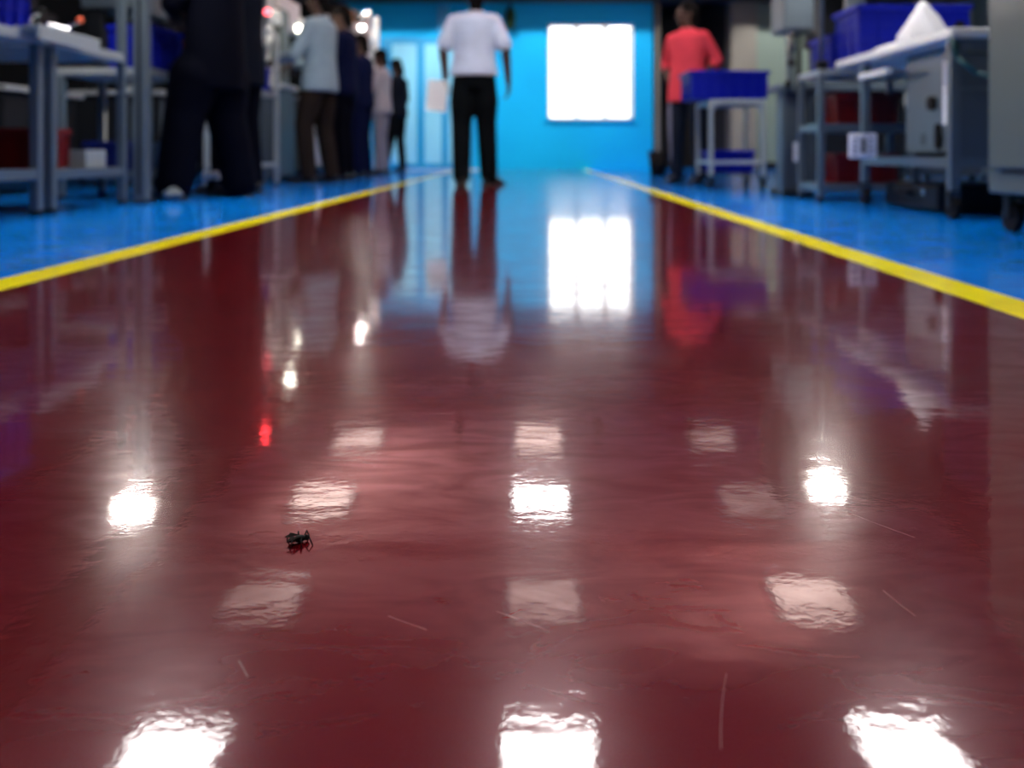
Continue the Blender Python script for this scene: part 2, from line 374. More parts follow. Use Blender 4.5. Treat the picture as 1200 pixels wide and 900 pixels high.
# ------------------------------------------------------------------ builders
def caster(parent, x, y, r=.045, z=None):
    z = r if z is None else z
    bm = NB(); cyl(bm, (x-.014, y, z), (x+.014, y, z), r, seg=20)
    w = obj('caster', bm, M['black'], parent, smooth=False, bevel=.004)
    bm = NB(); bx(bm, x-.024, x-.019, y-.02, y+.02, z, z+r+.02); bx(bm, x+.019, x+.024, y-.02, y+.02, z, z+r+.02)
    bx(bm, x-.026, x+.026, y-.025, y+.025, z+r+.015, z+r+.025)
    obj('fork', bm, M['darksteel'], w)
def crate(label, loc, size, m, rz=0, group=None, name='plastic_crate', holes=True):
    """hollow box crate: tapered walls, ribs, rim and grips; origin at base centre"""
    w, d, h = size; t = thing(name, label, 'crate', loc, rz, group)
    bm = NB(); k = .93; th = .006
    def wall(ax, s):
        lo, hi = .5*k, .5
        if ax == 'x':
            vs = [(s*w*lo, -d*lo, 0), (s*w*lo, d*lo, 0), (s*w*hi, d*hi, h), (s*w*hi, -d*hi, h)]; off = Vector((-s*th, 0, 0))
        else:
            vs = [(-w*lo, s*d*lo, 0), (w*lo, s*d*lo, 0), (w*hi, s*d*hi, h), (-w*hi, s*d*hi, h)]; off = Vector((0, -s*th, 0))
        a = [bm.verts.new(v) for v in vs]; b = [bm.verts.new(Vector(v)+off) for v in vs]
        bm.faces.new(a); bm.faces.new(list(reversed(b)))
        for i in range(4): bm.faces.new((a[i], b[i], b[(i+1) % 4], a[(i+1) % 4]))
    for ax in 'xy':
        for s in (-1, 1): wall(ax, s)
    bx(bm, -w*.5*k, w*.5*k, -d*.5*k, d*.5*k, 0, .008)
    obj('body', bm, m, t)
    bm = NB(); e = .014
    for s in (-1, 1):
        bx(bm, s*(w/2)-e*(s < 0)*1.0 if s < 0 else w/2-.002, (s*(w/2)+.002) if s < 0 else w/2+e, -d/2-e, d/2+e, h-.028, h)
        bx(bm, -w/2-e, w/2+e, s*(d/2)-e if s < 0 else d/2-.002, (s*(d/2)+.002) if s < 0 else d/2+e, h-.028, h)
    obj('rim', bm, m, t, bevel=.003)
    bm = NB()
    for s in (-1, 1):
        n = max(3, int(w/.09))
        for i in range(n+1):
            x = (-.5+i/n)*w*.95; bx(bm, x-.004, x+.004, s*d*.5*.965-.008, s*d*.5*.965+.010, .01, h-.02)
        n = max(3, int(d/.09))
        for i in range(n+1):
            y = (-.5+i/n)*d*.95; bx(bm, s*w*.5*.965-.008, s*w*.5*.965+.010, y-.004, y+.004, .01, h-.02)
        for zz in (.33, .62):
            q = (k+(1-k)*zz)
            bx(bm, -w*.5*q, w*.5*q, s*d*.5*q-.006, s*d*.5*q+.007, h*zz-.005, h*zz+.005)
            bx(bm, s*w*.5*q-.006, s*w*.5*q+.007, -d*.5*q, d*.5*q, h*zz-.005, h*zz+.005)
    obj('ribs', bm, m, t)
    for s in (-1, 1):
        q = w*.5*.985
        bm = NB(); bx(bm, s*q-.004, s*q+.014, -.055, .055, h*.70, h*.84); obj('handle', bm, m, t, bevel=.006)
    return t
def bench(label, x0, x1, y0, y1, h, leg=.045, shelves=(.18,), casters=False, tall=None, top=True, topm='top', legm='steel', name='workbench', topt=.045, rails=(.6,)):
    cx, cy = (x0+x1)/2, (y0+y1)/2; w, d = x1-x0, y1-y0
    t = thing(name, label, 'workbench', (cx, cy, 0))
    lz = .10 if casters else .02
    for sx in (-1, 1):
        for sy in (-1, 1):
            x, y = sx*(w/2-leg/2), sy*(d/2-leg/2)
            ht = h-topt
            if tall and (sy > 0 if tall[0] == 'far' else (sy < 0 if tall[0] == 'near' else True)): ht = tall[1]
            bm = NB(); bx(bm, x-leg/2, x+leg/2, y-leg/2, y+leg/2, lz, ht)
            lg = obj('leg', bm, M[legm], t, bevel=.004)
            if casters: caster(t, x, y, .04)
            else: obj('foot', cyl(NB(), (x, y, 0), (x, y, .022), .026), M['black'], lg)
    if top: obj('tabletop', bx(NB(), -w/2-.0, w/2+.0, -d/2-.0, d/2+.0, h-topt, h) if not tall else bx(NB(), -w/2+leg*.0, w/2, -d/2+(leg if tall[0] != 'far' else 0), d/2-(leg if tall[0] != 'near' else 0), h-topt, h), M[topm], t, bevel=.004)
    for z in shelves:
        bm = NB()
        for s in (-1, 1):
            bx(bm, s*(w/2-leg/2)-.017, s*(w/2-leg/2)+.017, -d/2+leg, d/2-leg, z-.045, z)
            bx(bm, -w/2+leg, w/2-leg, s*(d/2-leg/2)-.017, s*(d/2-leg/2)+.017, z-.045, z)
        bx(bm, -w/2+leg*.5, w/2-leg*.5, -d/2+leg*.9, d/2-leg*.9, z-.012, z-.002)
        obj('shelf', bm, M[legm], t, bevel=.002)
    if tall:
        for z in rails:
            bm = NB()
            bx(bm, -w/2+leg, w/2-leg, d/2-leg*.8, d/2-leg*.2, z-.02, z+.02)
            obj('rail', bm, M[legm], t)
    return t
def task_lamp(label, base, head, e=60, r=.12):
    """clamp lamp on a bench post: stem, arm, shade and glowing bulb disc facing down"""
    base = Vector(base); head = Vector(head)
    t = thing('task_lamp', label, 'lamp', base)
    h = head-base
    obj('stem', tube(NB(), [(0, 0, 0), (0, 0, h.z+.10), (h.x*.5, h.y*.5, h.z+.19), (h.x, h.y, h.z+.10)], .011), M['steel'], t, smooth=True)
    obj('clamp', bx(NB(), -.03, .03, -.03, .03, -.0, .05), M['darksteel'], t, bevel=.004)
    bm = NB(); seg = 28
    prof = [(.02, .12), (.035, .10), (r*.8, .05), (r, 0.0), (r-.004, 0.0), (r*.8-.004, .046), (.03, .092)]
    rows = [[bm.verts.new((h.x+q*math.cos(2*PI*i/seg), h.y+q*math.sin(2*PI*i/seg), h.z+z)) for i in range(seg)] for q, z in prof]
    for a, b in zip(rows, rows[1:]):
        for i in range(seg): bm.faces.new((a[i], a[(i+1) % seg], b[(i+1) % seg], b[i]))
    bm.faces.new(rows[0])
    obj('lamp_shade', bm, M['white'], t, smooth=True)
    bm = NB(); sph(bm, (h.x, h.y, h.z+.012), r*.78, 20, (1, 1, .75))
    obj('bulb', bm, emis('bulb_glow', (1, .93, .85), e), t, smooth=True)
    return t

# ------------------------------------------------------------------ people
def remeshed(name, bm, m, parent, vox=.009, smooth=2, disp=0.0):
    me = bpy.data.meshes.new('tmp'); bmesh.ops.recalc_face_normals(bm, faces=bm.faces); bm.to_mesh(me); bm.free()
    o = bpy.data.objects.new('tmp', me); COL.objects.link(o)
    r = o.modifiers.new('r', 'REMESH'); r.mode = 'VOXEL'; r.voxel_size = vox; r.use_smooth_shade = True
    s = o.modifiers.new('s', 'SMOOTH'); s.iterations = smooth; s.factor = .5
    dg = bpy.context.evaluated_depsgraph_get()
    me2 = bpy.data.meshes.new_from_object(o.evaluated_get(dg)); me2.name = name
    bpy.data.objects.remove(o); bpy.data.meshes.remove(me)
    me2.materials.clear(); me2.materials.append(m)
    for p in me2.polygons: p.use_smooth = True
    q = bpy.data.objects.new(name, me2); link(q, parent); return q
def limb(bm, pts, rad, grow=0.0):
    for i, (p, r) in enumerate(zip(pts, rad)): sph(bm, p, r+grow, 16)
    for (a, ra), (b, rb) in zip(zip(pts, rad), zip(pts[1:], rad[1:])):
        cyl(bm, a, b, ra+grow, rb+grow, 16)
def hand(bm, w, d, nrm, side, curl=.5, s=1.0):
    """w wrist, d pointing direction, nrm palm normal (fingers curl towards it), side = thumb side vector"""
    w = Vector(w); d = Vector(d).normalized(); nrm = Vector(nrm); nrm = (nrm-d*nrm.dot(d)).normalized()
    side = Vector(side); side = (side-d*side.dot(d)-nrm*side.dot(nrm)).normalized()
    R = Matrix((side, d, nrm)).transposed().to_4x4()
    sph(bm, w+d*.045*s, .042*s, 14, (1.0, 1.15, .40), R)
    for k, (o, L) in enumerate(((.030, .072), (.010, .082), (-.010, .076), (-.029, .060))):
        p = w+d*.080*s+side*o*s; a = 0.0; pts = [p]
        for q in (.42, .32, .26):
            a += curl*.9
            p = p+(d*math.cos(a)+nrm*math.sin(a))*L*q*s; pts.append(p)
        limb(bm, pts, [.0095*s, .0088*s, .0080*s, .0070*s])
    p = w+d*.020*s+side*.030*s
    pts = [p, p+(d*.6+side*.75+nrm*.2).normalized()*.040*s]
    pts.append(pts[-1]+(d*.9+side*.15+nrm*.45).normalized()*.032*s)
    pts.append(pts[-1]+(d*.9-side*.1+nrm*.5).normalized()*.024*s)
    limb(bm, pts, [.014*s, .011*s, .0095*s, .008*s])
def person(label, x, y, rz, H, pose, shirt, trousers, sleeve='short', hair=True, coverall=False, stoop=0.0, female=False, shoes='shoe', loose=1.0, stripe=None, hairlong=False):
    """local frame: +Y is the way the person faces, +X is their right"""
    k = H/1.70
    t = thing('person', label, 'person', (x, y, 0), rz)
    g = lambda n, dflt: Vector(pose.get(n, dflt))*k
    hip = g('hip', (0, 0, .93)); chest = g('chest', (0, stoop*.10, 1.28)); neck = g('neck', (0, stoop*.16, 1.44))
    head = g('head', (0, stoop*.22+.015, 1.585)); ht = pose.get('head_turn', 0.0); st = pose.get('shoulder_turn', 0.0)
    ca, sa = math.cos(st), math.sin(st)
    def shv(s): return Vector((s*.168*ca, s*.168*sa, 0))*k+chest+Vector((0, 0, .085))*k
    J = {}
    for s, n in ((1, 'R'), (-1, 'L')):
        J['sh'+n] = shv(s)
        J['el'+n] = g('el'+n, (s*.235, -.02, 1.12)); J['wr'+n] = g('wr'+n, (s*.26, .06, .87))
        J['hp'+n] = hip+Vector((s*.09, 0, -.04))*k
        J['kn'+n] = g('kn'+n, (s*.105, .02, .50)); J['an'+n] = g('an'+n, (s*.115, -.02, .085))
    body = NB()
    # torso
    def torso(bm, gr, z0=None):
        w = .155 if not female else .145
        ell_loft(bm, [
            (hip+Vector((0, 0, -.11))*k, (.13+gr)*k, (.085+gr)*k, 0), (hip+Vector((0, 0, -.03))*k, (.165+gr)*k, (.11+gr)*k, 0),
            (hip+Vector((0, 0, .08))*k, (.150+gr)*k, (.105+gr)*k, 0), (hip.lerp(chest, .5), (.142+gr)*k, (.10+gr)*k, st*.5),
            (chest, (.165+gr)*k, (.115+gr)*k, st), (chest+Vector((0, 0, .09))*k, (.172+gr)*k, (.105+gr)*k, st),
            (chest+Vector((0, 0, .145))*k, (.125+gr)*k, (.075+gr)*k, st), (neck+Vector((0, 0, .015))*k, (.06+gr*.6)*k, (.058+gr*.6)*k, st)])
    torso(body, -.004)
    limb(body, [neck-Vector((0, 0, .05))*k, neck.lerp(head, .6)], [.062*k, .052*k])
    # head with face
    Rh = Matrix.Rotation(ht, 4, 'Z'); hd = Rh @ Vector((0, 1, 0)); hs = Rh @ Vector((1, 0, 0)); up = Vector((0, 0, 1))
    if pose.get('nod'):
        hd = (hd-up*pose['nod']).normalized(); up = hs.cross(hd).normalized()
    RM = Matrix((hs, hd, up)).transposed().to_4x4()
    sph(body, head+up*.025*k-hd*.008*k, .092*k, 20, (.84, 1.03, 1.0), RM)
    sph(body, head-up*.045*k+hd*.020*k, .066*k, 18, (.88, .95, 1.0), RM)
    sph(body, head-up*.088*k+hd*.052*k, .026*k, 12, (1.2, .8, .8), RM)      # chin
    limb(body, [head+up*.018*k+hd*.080*k, head-up*.020*k+hd*.102*k], [.009*k, .014*k])   # nose
    limb(body, [head-up*.050*k+hd*.080*k-hs*.016*k, head-up*.050*k+hd*.080*k+hs*.016*k], [.009*k, .009*k])  # lips
    limb(body, [head+up*.034*k+hd*.074*k-hs*.036*k, head+up*.034*k+hd*.074*k+hs*.036*k], [.010*k, .010*k])  # brow
    for s in (-1, 1):
        sph(body, head+hs*s*.080*k-up*.008*k-hd*.004*k, .030*k, 12, (.35, .65, 1.0), RM)
    for n, s in (('R', 1), ('L', -1)):
        limb(body, [J['sh'+n], J['el'+n], J['wr'+n]], [.052*k, .039*k, .026*k])
        lo = (J['wr'+n]-J['el'+n]).normalized()
        limb(body, [J['el'+n].lerp(J['wr'+n], .3)], [.040*k])
        hdir = Vector(pose.get('hand'+n, tuple(lo)))
        hand(body, J['wr'+n], hdir, Vector(pose.get('palm'+n, (-s, .1, 0))), Vector(pose.get('thumb'+n, (0, 1, .2))), pose.get('curl'+n, .45), k)
        limb(body, [J['hp'+n], J['kn'+n], J['an'+n]], [.078*k, .050*k, .036*k])
        toe = g('toe'+n, tuple((J['an'+n]/k+Vector((0, .15, 0))))); toe.z = .03*k
        J['toe'+n] = toe
        limb(body, [Vector((J['an'+n].x, J['an'+n].y, .05*k)), Vector((J['an'+n].x, J['an'+n].y, .03*k)).lerp(toe, .5)], [.034*k, .018*k])
    bo = remeshed('body', body, M['skin'], t, .0062, 2)
    for s in (-1, 1):
        e = NB(); sph(e, head+hs*s*.030*k+up*.016*k+hd*.0745*k, .0105*k, 12, (1.15, .9, .62), RM); ey = obj('eye', e, M['eye'], t, smooth=True)
        e = NB(); sph(e, head+hs*s*.030*k+up*.016*k+hd*.081*k, .0056*k, 10); obj('iris', e, M['black'], ey, smooth=True)
    # hair
    hb = NB()
    sph(hb, head+up*.040*k-hd*.016*k, .094*k, 20, (.90, 1.06, 1.0), RM)
    sph(hb, head+up*.000*k-hd*.042*k, .076*k, 18, (1.0, .85, 1.0), RM)
    sph(hb, head-up*.072*k-hd*.048*k, .060*k, 14, (1.0, .7, 1.1), RM)
    for s in (-1, 1): sph(hb, head+hs*s*.066*k+up*.030*k-hd*.004*k, .026*k, 10)
    if hairlong: limb(hb, [head-hd*.06*k, head-hd*.085*k-up*.10*k, neck-hd*.075*k-up*.06*k], [.055*k, .042*k, .025*k])
    # cut the face free
    ho = remeshed('hair', hb, M['hair'], t, .008, 1)
    me = ho.data; b2 = bmesh.new(); b2.from_mesh(me)
    bmesh.ops.bisect_plane(b2, geom=b2.verts[:]+b2.edges[:]+b2.faces[:], plane_co=head+hd*.062*k+up*.055*k, plane_no=(hd*1.0-up*.55), clear_outer=True)
    b2.to_mesh(me); b2.free()
    # shirt
    sb = NB(); gr = .014*loose
    hem = pose.get('hem', -.10)
    ell_loft(sb, [
        (hip+Vector((0, 0, hem))*k, (.188+gr)*k, (.132+gr)*k, 0), (hip+Vector((0, 0, hem*.3+.01))*k, (.184+gr)*k, (.128+gr)*k, 0),
        (hip+Vector((0, 0, .10))*k, (.158+gr*1.3)*k, (.112+gr*1.3)*k, 0), (hip.lerp(chest, .55), (.150+gr*1.5)*k, (.106+gr*1.2)*k, st*.5),
        (chest, (.172+gr)*k, (.119+gr)*k, st), (chest+Vector((0, 0, .09))*k, (.180+gr)*k, (.108+gr)*k, st),
        (chest+Vector((0, 0, .145))*k, (.135+gr)*k, (.080+gr)*k, st), (neck+Vector((0, 0, .0))*k, (.078+gr*.5)*k, (.074+gr*.5)*k, st)])
    for n in 'RL': limb(sb, [neck-Vector((0, 0, .035))*k, J['sh'+n]+Vector((0, 0, .012))*k], [.050*k, .048*k])
    for n in 'RL':
        a, b, c = J['sh'+n], J['el'+n], J['wr'+n]
        if sleeve == 'short': limb(sb, [a, a.lerp(b, .35), a.lerp(b, .82)], [.054*k, .057*k, .060*k], gr*.4)
        elif sleeve == 'three': limb(sb, [a, b, b.lerp(c, .25)], [.054*k, .050*k, .048*k], gr*.4)
        else: limb(sb, [a, b, c.lerp(b, .04)], [.056*k, .050*k, .036*k], gr*.4)
    so = remeshed('shirt', sb, shirt, t, .010, 3)
    cb = NB(); ell_loft(cb, [(neck+Vector((0, 0, -.03))*k, .088*k, .084*k, st), (neck+Vector((0, 0, .018))*k, .070*k, .068*k, st)]); obj('collar', cb, shirt, so, smooth=True)
    # trousers
    tb = NB()
    ell_loft(tb, [(hip+Vector((0, 0, -.13))*k, .155*k, .105*k, 0), (hip+Vector((0, 0, -.05))*k, .175*k, .12*k, 0), (hip+Vector((0, 0, .07))*k, .158*k, .112*k, 0)])
    for n in 'RL':
        a, b, c = J['hp'+n], J['kn'+n], J['an'+n]
        limb(tb, [a-Vector((0, 0, .02))*k, a.lerp(b, .5), b, b.lerp(c, .5), c+Vector((0, 0, -.005))*k], [.094*k, .083*k*loose, .067*k*loose, .063*k*loose, .058*k*loose])
    to = remeshed('trousers', tb, trousers, t, .010, 3)
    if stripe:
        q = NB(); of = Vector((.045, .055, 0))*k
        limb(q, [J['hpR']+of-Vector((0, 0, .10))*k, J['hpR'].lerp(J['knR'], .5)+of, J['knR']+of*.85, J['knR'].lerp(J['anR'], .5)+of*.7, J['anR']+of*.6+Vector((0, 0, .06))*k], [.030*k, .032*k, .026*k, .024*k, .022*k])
        remeshed('pale_strip', q, stripe, to, .009, 2)
    # shoes
    for n in 'RL':
        c, toe = J['an'+n], J['toe'+n]; d = (toe-Vector((c.x, c.y, toe.z))); d.z = 0; d.normalize()
        b3 = NB(); an = math.atan2(d.y, d.x)-PI/2; R3 = Matrix.Rotation(an, 4, 'Z')
        base = Vector((c.x, c.y, 0)); lift = max(0, c.z-.085*k)
        sph(b3, base+Vector((0, 0, .048*k+lift))-d*.02*k, .052*k, 14, (.80, 1.05, .95), R3)
        sph(b3, base+Vector((0, 0, .040*k+lift*.6))+d*.06*k, .052*k, 14, (.86, 1.5, .72), R3)
        sph(b3, base+Vector((0, 0, .032*k))+d*.14*k, .045*k, 14, (.95, 1.2, .62), R3)
        sh = remeshed('shoe', b3, M[shoes], t, .007, 2)
        b4 = NB(); lo = base+d*.055*k
        vs = [(.040, -.12), (.046, -.05), (.042, .04), (.050, .11), (.036, .16), (0, .175), (-.036, .16), (-.050, .11), (-.042, .04), (-.046, -.05), (-.040, -.12), (0, -.135)]
        top = [b4.verts.new(R3 @ Vector((a*k, b_*k, .016))+lo) for a, b_ in vs]; bot = [b4.verts.new(R3 @ Vector((a*k, b_*k, 0.0))+lo) for a, b_ in vs]
        b4.faces.new(top); b4.faces.new(list(reversed(bot)))
        for i in range(12): b4.faces.new((top[i], bot[i], bot[(i+1) % 12], top[(i+1) % 12]))
        if lift < .02: obj('sole', b4, M['sole'], sh)
        else: b4.free()
    return t, J

# walking man, seen from behind, white short-sleeved shirt, left hand holds papers
pose = {'elL': (-.255, -.03, 1.13), 'wrL': (-.240, .03, .89), 'elR': (.265, -.05, 1.12), 'wrR': (.285, .02, .86),
        'knL': (-.105, .02, .50), 'anL': (-.10, -.06, .085), 'knR': (.10, .06, .51), 'anR': (.12, .07, .085), 'head_turn': .05,
        'toeL': (-.12, .09, .03), 'toeR': (.20, .20, .03), 'chest': (0, .0, 1.28), 'hem': -.02, 'neck': (0.01, .02, 1.43), 'head': (.015, .03, 1.57)}
ty = 7.15
person('person seen from behind in white short-sleeved shirt and black trousers, walking down the red lane', (555.5-620)*ty/1000, ty, 0.0, 1.71, pose, M['shirt_white'], M['trouser_black'], loose=1.28)
papers = obj('papers', bx(NB(), -.085, .085, -.003, .003, -.13, .13, None), M['paper'], bevel=.001)
papers.location = P(512, 112, ty-.02)+Vector((0, .02, 0)); papers.rotation_euler = (0.1, .08, .25)
tag(papers, 'white sheets of paper held in the left hand of the walking person in white shirt', 'papers')

# coral shirt person, hand on hip, faces the aisle
pose = {'elR': (.295, -.12, 1.16), 'wrR': (.205, .02, .99), 'elL': (-.255, -.10, 1.15), 'wrL': (-.19, .06, .99),
        'handR': (-.8, .4, -.1), 'handL': (.7, .5, -.2), 'palmR': (0, -1, 0), 'palmL': (0, -1, 0), 'thumbR': (0, 0, 1), 'thumbL': (0, 0, 1),
        'knL': (-.12, .04, .50), 'anL': (-.14, .02, .085), 'anR': (.14, -.05, .085), 'head_turn': -.75, 'hem': -.16}
ty = 7.45
person('person in coral red shirt and dark jeans, hands on hips, standing behind the wheeled cart', (806-620)*ty/1000, ty, 2.45, 1.58, pose, M['coral'], M['jeans'], sleeve='three', loose=1.05, stripe=M['pale_leg'])

# workers on the left, facing the benches (towards -X => rz = +90deg)
work = {'elL': (-.24, .10, 1.10), 'wrL': (-.13, .34, 1.08), 'elR': (.25, .08, 1.10), 'wrR': (.15, .33, 1.06), 'palmR': (0, 0, -1), 'palmL': (0, 0, -1), 'nod': .35,
        'thumbR': (-1, 0, 0), 'thumbL': (1, 0, 0)}
def W_(**k): d = dict(work); d.update(k); return d
person('person in loose dark navy coverall with feet apart, nearest the camera on the left side', (252-620)*5.15/1000, 5.15, 1.25, 1.76,
       W_(wrL=(-.12, .19, 1.08), wrR=(.12, .18, 1.06), knL=(-.15, .08, .50), anL=(-.22, .10, .085), knR=(.12, .02, .50), anR=(.16, -.05, .085), hem=-.30), M['navy'], M['navy'], sleeve='long', loose=1.75)
person('person in black navy work clothes standing close behind the nearest worker', (280-620)*5.75/1000, 5.75, 1.2, 1.74,
       W_(anL=(-.15, .02, .085), hem=-.22), M['blackcloth'], M['navy'], sleeve='long', loose=1.15)
person('person in grey blue long-sleeved shirt and brown trousers beside the shelf rack', (375-620)*7.6/1000, 7.6, 1.30, 1.73,
       W_(hem=-.13, knL=(-.13, .08, .50), anL=(-.14, .03, .085), anR=(.13, -.04, .085)), M['greyblue'], M['brownt'], sleeve='long', loose=1.2)
person('person in dark navy shirt mostly hidden behind the worker in grey blue shirt', (402-620)*8.3/1000, 8.3, 1.5, 1.70,
       W_(), M['navy2'], M['navy'], sleeve='short')
person('person in navy short-sleeved shirt with forearm raised, facing the machines', (424-620)*9.5/1000, 9.5, 1.35, 1.58,
       W_(elL=(-.24, .02, 1.06), wrL=(-.16, .27, 1.02)), M['navy2'], M['navy2'], sleeve='short', loose=1.1)
person('person with bent head in navy, further back between two navy workers', (410-620)*10.2/1000, 10.2, 1.0, 1.72,
       W_(head_turn=-.5, nod=.5), M['navy2'], M['navy'], sleeve='short')
person('person in pale grey shirt and grey trousers among the navy workers', (447-620)*10.9/1000, 10.9, 1.5, 1.58,
       W_(), M['greyshirt'], M['greycloth'], sleeve='long', loose=1.05)
person('person in black with long dark hair, last of the workers by the blue door', (465-620)*12.2/1000, 12.2, 1.0, 1.60,
       W_(anL=(-.17, .10, .085), elR=(.22, .02, 1.05), wrR=(.12, .22, 1.0)), M['blackcloth'], M['trouser_black'], sleeve='short', hairlong=True, female=True)

# ------------------------------------------------------------------ left side benches
AX = -2.15
b1 = bench('grey steel workbench at the left edge of the picture, nearest the camera', AX-.75, AX, 2.55, 3.78, .80, .042, (.205,))
b2 = bench('grey steel workbench with tall far posts carrying a task lamp, left side', AX-.75, AX-.0, 3.85, 4.57, .80, .042, (.20,), tall=('far', 1.30), rails=(1.2,))
# wide post of the second bench
pp = thing('upright_post', 'wide grey upright post at the far corner of the tall posted workbench', 'post', (-2.19+.09, 4.63, 0))
obj('profile', bx(NB(), -.036, .036, -.036, .036, .012, 1.45), M['steel'], pp, bevel=.006)
obj('base_plate', bx(NB(), -.055, .055, -.05, .05, 0, .012), M['darksteel'], pp)
obj('groove', bx(NB(), -.008, .008, -.0375, -.036, .05, 1.42), M['darksteel'], pp)
task_lamp('bright round task lamp on the wide grey post on the left side', (-2.10, 4.63, 1.45), (-2.09, 4.50, 1.60), 34)
# ledge on the first bench
lg = thing('ledge_tray', 'pale aluminium ledge tray fixed along the aisle edge of nearest left workbench', 'tray', (AX+.04, 3.87, .80))
obj('tray_top', bx(NB(), -.07, .03, -.27, .24, 0, .012), M['top'], lg, bevel=.003)
obj('front_lip', bx(NB(), .03, .045, -.27, .24, -.045, .020), M['alu'], lg, bevel=.004)
crate('blue crate with pale sticker on the nearest left workbench', (-2.42, 3.60, .80), (.42, .36, .30), M['blue_crate'], .0)
s_ = obj('sticker', bx(NB(), -.001, .001, -.06, .06, -.05, .05), M['paper']); s_.location = (-2.185, 3.72, .98)
s_.parent = None; tag(s_, 'pale blue sticker sheet clipped on the blue crate at the left edge', 'sticker')
bpy.data.objects.remove(s_)
crate('dark red crate on lower shelf of the nearest left workbench', (-2.48, 3.45, .206), (.34, .30, .17), M['red_crate'])
crate('red crate on lower shelf below the fixtures, second left workbench', (-2.40, 4.04, .20), (.30, .26, .19), M['red_crate'])
wb = obj('carton', bx(NB(), -.05, .05, -.10, .10, 0, .09), M['top'], bevel=.004); wb.location = (-2.25, 4.34, .20)
tag(wb, 'small pale carton beside the red crate on a lower bench shelf', 'box')
# fixtures on bench 2
def fixture(label, loc, rz=0, s=1.0, red=False):
    t = thing('clamping_fixture', label, 'fixture', loc, rz)
    obj('base_plate', bx(NB(), -.14*s, .14*s, -.10*s, .10*s, 0, .018), M['alu'], t, bevel=.003)
    bm = NB(); bx(bm, -.10*s, -.05*s, -.05*s, .05*s, .018, .09*s); bx(bm, .04*s, .10*s, -.04*s, .04*s, .018, .07*s); obj('block', bm, M['darksteel'], t, bevel=.004)
    bm = NB(); cyl(bm, (-.07*s, 0, .09*s), (-.07*s, 0, .15*s), .012); cyl(bm, (-.07*s, 0, .14*s), (.05*s, 0, .11*s), .010); obj('clamp_arm', bm, M['chrome'], t, smooth=False)
    bm = NB(); tube(bm, [(.02*s, .05*s, .03), (.02*s, .05*s, .13*s), (.09*s, .05*s, .17*s)], .007); obj('lever', bm, M['chrome'], t)
    bm = NB(); sph(bm, (.09*s, .05*s, .175*s), .018, 12); obj('knob', bm, M['orange'] if red else M['black'], t, smooth=True)
    obj('hose', tube(NB(), [(-.12*s, .06*s, .03), (-.15*s, .09*s, .10), (-.10*s, .14*s, .15), (-.02*s, .12*s, .06)], .006), M['black'], t)
    return t
fixture('metal clamping fixture with levers on the second left workbench, near end', (-2.40, 4.04, .80), .5, .9)
fixture('metal clamping fixture with orange knob on second left workbench, far end', (-2.38, 4.33, .80), .2, .9, True)
def machine(label, loc, size, rz=0, body='darksteel', front='steel', lampc=None, seed=1, name='assembly_machine', cat='machine'):
    """floor standing machine: cabinet body, door panels with handles, column, head, control box, pipes"""
    w, d, h = size; random.seed(seed)
    t = thing(name, label, cat, loc, rz)
    ch = h*.42
    obj('cabinet', bx(NB(), -w/2, w/2, -d/2, d/2, .09, ch), M[body], t, bevel=.01)
    for sx in (-1, 1):
        for sy in (-1, 1):
            obj('foot', cyl(NB(), (sx*(w/2-.06), sy*(d/2-.06), 0), (sx*(w/2-.06), sy*(d/2-.06), .095), .022), M['black'], t)
    for s in (-1, 1):
        dd = obj('door', bx(NB(), s*w*.25-w*.23, s*w*.25+w*.23, -d/2-.014, -d/2-.001, .13, ch-.04), M[front], t, bevel=.004)
        obj('handle', bx(NB(), s*.03-.006, s*.03+.006, -d/2-.035, -d/2-.014, ch*.55, ch*.75), M['chrome'], dd, bevel=.003)
    obj('work_table', bx(NB(), -w/2-.03, w/2+.03, -d/2-.05, d/2, ch, ch+.035), M['top'], t, bevel=.004)
    for q in (-.36, .36): obj('column', bx(NB(), w*(q-.06), w*(q+.06), d*.20, d*.38, ch+.035, h*.86), M[body], t, bevel=.004)
    obj('head', bx(NB(), -w*.46, w*.46, -d*.18, d*.42, h*.82, h), M[front], t, bevel=.012)
    bm = NB(); cyl(bm, (0, 0, h*.82), (0, 0, h*.66), .055); cyl(bm, (0, 0, h*.66), (0, 0, h*.60), .025); obj('spindle', bm, M['chrome'], t)
    cb = obj('control_box', bx(NB(), w*.20, w*.46, -d*.36, -d*.2, h*.66, h*.80), M[body], t, bevel=.006)
    for i in range(3):
        obj('button', cyl(NB(), (w*(.26+.07*i), -d*.36, h*.70), (w*(.26+.07*i), -d*.36-.012, h*.70), .012), M[('green', 'orange', 'black')[i]], cb)
    bm = NB(); bx(bm, -.07, .07, -.06, .06, ch+.035, ch+.10); bx(bm, -.03, .03, -.03, .03, ch+.10, ch+.15); obj('jig', bm, M['alu'], t, bevel=.004)
    bm = NB(); tube(bm, [(w*.36, d*.3, h), (w*.30, d*.1, h+.10), (w*.05, 0, h+.05), (0, 0, h)], .010); obj('cable', bm, M['black'], t)
    return t
machine('dark machine behind the nearest left workbench', (-3.6, 3.5, 0), (.9, .7, 1.9), PI/2, 'darksteel', 'darksteel', seed=2)
machine('dark machine standing behind the second left workbench', (-3.65, 4.65, 0), (.9, .7, 1.65), PI/2, 'darksteel', 'darksteel', seed=3)
machine('dark machine behind the blue crate stand on the left', (-3.75, 5.85, 0), (.9, .8, 1.6), PI/2, 'darksteel', 'darksteel', seed=5)
machine('grey machine behind the shelf rack on the left side', (-3.3, 7.2, 0), (.8, .7, 1.75), PI/2, 'darksteel', 'panel', seed=7)
